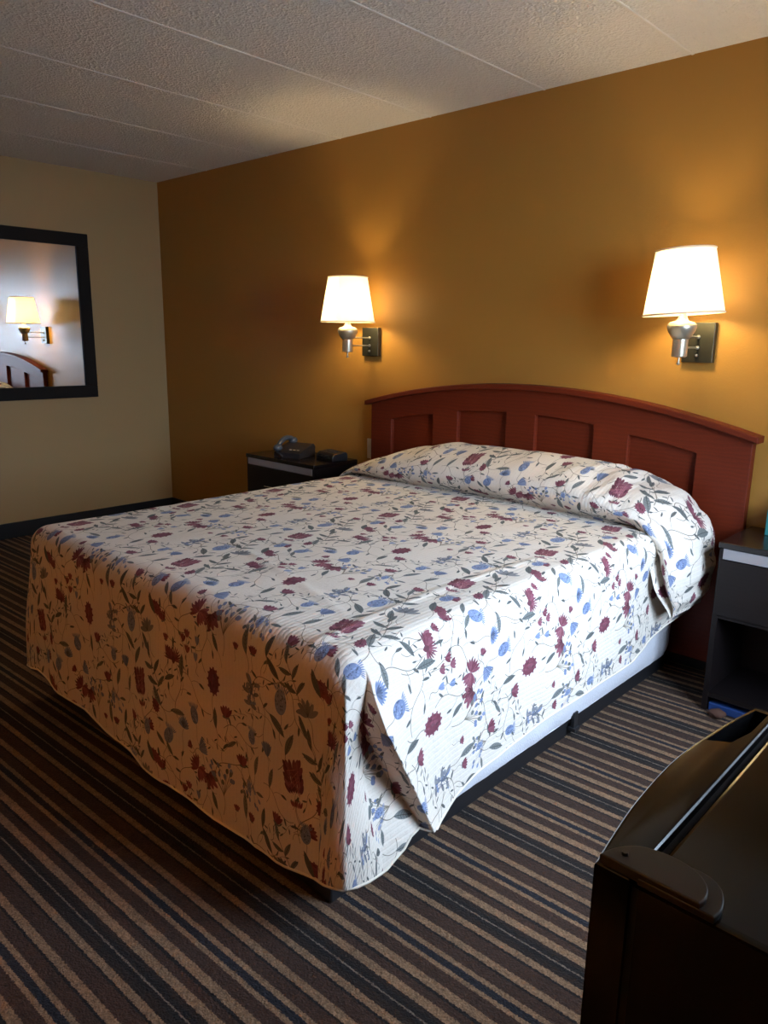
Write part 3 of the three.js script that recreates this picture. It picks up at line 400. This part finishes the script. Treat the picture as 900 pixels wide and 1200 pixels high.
// ---------------------------------------------------------------- wall lamps
function wallLamp(x, y, tilt, label) { // x, y of the wall plate; the lamp stands 0.2 m off the wall
  const t = thing('wall_lamp', label, 'lamp', [x, y, 0], 0, 'swing arm lamps above the headboard');
  const Z = 0.2;
  const pl = obj('wall_plate', bx(-0.062, 0.062, -0.078, 0.078, 0, 0.026, 0.003), M.bronze, t);
  obj('switch_knob', lathe([[0, 0], [0.006, 0], [0.006, 0.008], [0.003, 0.012], [0, 0.012]], 14).rotateX(Math.PI / 2).translate(0.0, -0.050, 0.026), M.nickel, pl);
  for (const yy of [0.022, -0.020]) obj('arm', [rod([0.0, yy, 0.02], [0, yy, Z - 0.02], 0.0038), new THREE.SphereGeometry(0.008, 12, 8).translate(0, yy, 0.029)], M.nickel, t);
  obj('socket_column', lathe([[0, -0.058], [0.022, -0.058], [0.0285, -0.054], [0.0285, 0.008], [0.030, 0.014], [0, 0.014]]).translate(0, 0.002, Z), M.nickel, t);
  obj('turn_key', [cyl(0, -0.078, Z, 0.004, 0.004, 0.024, 10), new THREE.SphereGeometry(0.008, 12, 8).scale(1, 0.7, 1).translate(0, -0.080, Z)], M.nickel, t);
  obj('body_ball', lathe([[0, 0.012], [0.030, 0.012], [0.040, 0.024], [0.050, 0.042], [0.054, 0.056], [0.052, 0.067], [0.043, 0.075], [0.024, 0.080], [0.018, 0.088], [0.014, 0.100], [0.012, 0.112], [0, 0.112]], 40).translate(0, 0, Z), M.nickel, t);
  const sh = new THREE.Group(); sh.name = 'lamp_shade_assembly'; sh.position.set(0, 0.105, Z); // axis of the lean points to the viewer's side of the room
  sh.quaternion.setFromAxisAngle(new THREE.Vector3(0.38, 0, 0.92).normalize(), tilt); t.add(sh);
  const hgt = 0.232, r0 = 0.146, r1 = 0.106;
  obj('shade', lathe([[r0, 0], [lerp(r0, r1, 0.5), hgt / 2], [r1, hgt]], 64), M.shade, sh);
  obj('shade_trim', [new THREE.TorusGeometry(r0, 0.0035, 8, 64).rotateX(Math.PI / 2), new THREE.TorusGeometry(r1, 0.0035, 8, 64).rotateX(Math.PI / 2).translate(0, hgt, 0)], M.shadeTrim, sh);
  obj('spider', [rod([-0.105, hgt - 0.012, 0], [0.105, hgt - 0.012, 0], 0.0015, 6), rod([0, hgt - 0.012, -0.105], [0, hgt - 0.012, 0.105], 0.0015, 6), rod([0.03, 0.02, 0], [0.03, hgt - 0.012, 0], 0.0015, 6), rod([-0.03, 0.02, 0], [-0.03, hgt - 0.012, 0], 0.0015, 6)], M.nickel, sh);
  obj('bulb', lathe([[0, 0.002], [0.012, 0.004], [0.014, 0.03], [0.026, 0.055], [0.030, 0.075], [0.026, 0.092], [0.014, 0.104], [0, 0.107]], 20).translate(0, 0.008, 0), M.bulb, sh);
  const l = new THREE.PointLight(TUNGSTEN, SCONCE_CD, 0, 2); l.position.set(0, 0.075, 0); l.castShadow = true; l.shadow.radius = 2; l.name = 'bulb_light'; sh.add(l);
  return t;
}
wallLamp(2.203, 1.342, 0, 'lit wall lamp with cream shade above the headboard end beside the telephone');
wallLamp(4.035, 1.366, 0.06, 'lit wall lamp with slightly leaning cream shade beside the right nightstand');

// ---------------------------------------------------------------- mirror
{
  const z0 = 0.573, z1 = 1.47, y0 = 0.925, y1 = 2.023, f = 0.083;
  const t = thing('wall_mirror', 'rectangular wall mirror in a wide flat black frame on tan wall', 'mirror', [0.006, (y0 + y1) / 2, (z0 + z1) / 2], -0.0055);
  const hz = (z1 - z0) / 2, hy = (y1 - y0) / 2;
  obj('frame', [bx(0, 0.028, hy - f, hy, -hz, hz, 0.004), bx(0, 0.028, -hy, -hy + f, -hz, hz, 0.004), bx(0, 0.028, -hy + f, hy - f, -hz, -hz + f, 0.004), bx(0, 0.028, -hy + f, hy - f, hz - f, hz, 0.004)], M.frame, t);
  obj('mirror_glass', bx(0.004, 0.014, -hy + f - 0.01, hy - f + 0.01, -hz + f - 0.01, hz - f + 0.01), M.mirror, t);
}

// ---------------------------------------------------------------- refrigerator
{
  const t = thing('mini_fridge', 'glossy black mini refrigerator with a curved door and hinge cover', 'refrigerator', [5.2, 0, 2.255]);
  const lx = x => x - 5.2, sz = z => -(z - 2.255); // shapes lie in (x, -z) and are extruded upwards
  const up = (shape, y0, y1, bev) => { const g = new THREE.ExtrudeGeometry(shape, { depth: y1 - y0 - 2 * bev, bevelEnabled: bev > 0, bevelSize: bev, bevelOffset: -bev, bevelThickness: bev, bevelSegments: 3, curveSegments: 16 }); g.rotateX(-Math.PI / 2); g.translate(0, y0 + bev, 0); return g; };
  const V = (x, z) => new THREE.Vector2(lx(x), sz(z));
  const body = new THREE.Shape([V(4.986, 2.49), V(5.45, 2.49), V(5.45, 2.02), V(4.986, 2.02)]);
  obj('cabinet', up(body, 0.03, 0.85, 0.006), M.fridge, t);
  const front = [[4.938, 2.49], [4.931, 2.445], [4.922, 2.375], [4.917, 2.30], [4.916, 2.245], [4.918, 2.20], [4.924, 2.14], [4.933, 2.075], [4.944, 2.02]];
  const arc = new THREE.CatmullRomCurve3(front.map(q => new THREE.Vector3(lx(q[0]), sz(q[1]), 0))).getPoints(40).map(p => new THREE.Vector2(p.x, p.y));
  const full = () => new THREE.Shape([...arc, V(4.976, 2.02), V(4.976, 2.49)]);
  const lip = arc.filter(p => -p.y + 2.255 < 2.165 && -p.y + 2.255 > 2.03);
  const pocket = new THREE.Shape([...lip.map(p => new THREE.Vector2(p.x + 0.007, p.y)), V(4.966, 2.032), V(4.965, 2.10), V(4.955, 2.148)]);
  const door = new Brush(toCreasedNormals(up(full(), 0.06, 0.85, 0.005), 0.3)), cut = new Brush(up(pocket, 0.812, 0.9, 0)); door.updateMatrixWorld(); cut.updateMatrixWorld();
  const ev = new Evaluator(); ev.useGroups = false; ev.attributes = ['position', 'normal', 'uv'];
  obj('door', ev.evaluate(door, cut, SUBTRACTION).geometry, M.fridge, t).userData.label = 'curved door with a grip pocket in its top';
  obj('gasket', bx(lx(4.976), lx(4.987), 0.07, 0.838, -0.228, 0.228), M.gasket, t);
  const h1 = new THREE.Shape(); h1.moveTo(lx(4.944), sz(2.492)); h1.quadraticCurveTo(lx(4.950), sz(2.462), lx(4.972), sz(2.450)); h1.bezierCurveTo(lx(5.000), sz(2.440), lx(5.030), sz(2.443), lx(5.042), sz(2.466)); h1.quadraticCurveTo(lx(5.048), sz(2.480), lx(5.044), sz(2.492));
  const h2 = new THREE.Shape(); h2.moveTo(lx(4.985), sz(2.493)); h2.lineTo(lx(4.99), sz(2.450)); h2.bezierCurveTo(lx(5.02), sz(2.432), lx(5.046), sz(2.434), lx(5.056), sz(2.462)); h2.quadraticCurveTo(lx(5.062), sz(2.480), lx(5.058), sz(2.493));
  const hc = obj('hinge_cover', [up(h1, 0.852, 0.864, 0.002), up(h2, 0.850, 0.858, 0.002)], M.fridgeMatte, t);
  obj('hinge_pin', cyl(lx(4.963), 0.862, 0.221, 0.004, 0.003, 0.005, 14), M.blackPlastic, hc);
  for (const [fx, fz] of [[5.03, 2.06], [5.03, 2.45], [5.42, 2.06], [5.42, 2.45]]) obj('foot', cyl(lx(fx), 0, fz - 2.255, 0.014, 0.016, 0.032, 14), M.blackPlastic, t);
}

// ---------------------------------------------------------------- behind the camera: dresser with the lamp whose warm light falls on the foot of the bed
{
  const t = thing('dresser', 'dark espresso dresser against the wall facing the bed', 'dresser', [3.75, 0, 4.92]);
  obj('body', bx(-0.7, 0.7, 0.06, 0.73, -0.23, 0.26), M.espresso, t); obj('top', bx(-0.715, 0.715, 0.73, 0.755, -0.25, 0.265, 0.004), M.espressoTop, t); obj('plinth', bx(-0.68, 0.68, 0, 0.06, -0.2, 0.25), M.espresso, t);
  for (const sx of [-1, 1]) for (let r = 0; r < 3; r++) { const d = obj('drawer', bx(sx * 0.35 - 0.335, sx * 0.35 + 0.335, 0.08 + r * 0.215, 0.28 + r * 0.215, -0.25, -0.23, 0.003), M.espresso, t); obj('handle', rod([sx * 0.35 - 0.1, 0.18 + r * 0.215, -0.27], [sx * 0.35 + 0.1, 0.18 + r * 0.215, -0.27], 0.005), M.chrome, d); }
  const l = thing('table_lamp', 'lit table lamp with wide amber shade on the dresser', 'lamp', [3.95, 0.755, 4.9]);
  obj('base', lathe([[0, 0], [0.085, 0], [0.085, 0.012], [0.03, 0.03], [0.05, 0.1], [0.06, 0.16], [0.04, 0.22], [0.014, 0.26], [0.012, 0.33], [0, 0.33]]), M.bronze, l);
  obj('shade', lathe([[0.21, 0.24], [0.14, 0.50]], 48), M.amberShade, l);
  obj('bulb', new THREE.SphereGeometry(0.035, 20, 14).translate(0, 0.37, 0), M.amberBulb, l);
  const p = new THREE.PointLight(AMBER, TABLE_CD, 0, 2); p.position.set(0, 0.37, 0); p.castShadow = true; p.shadow.radius = 1.5; p.name = 'bulb_light'; l.add(p);
}

renderer.render(scene, camera);
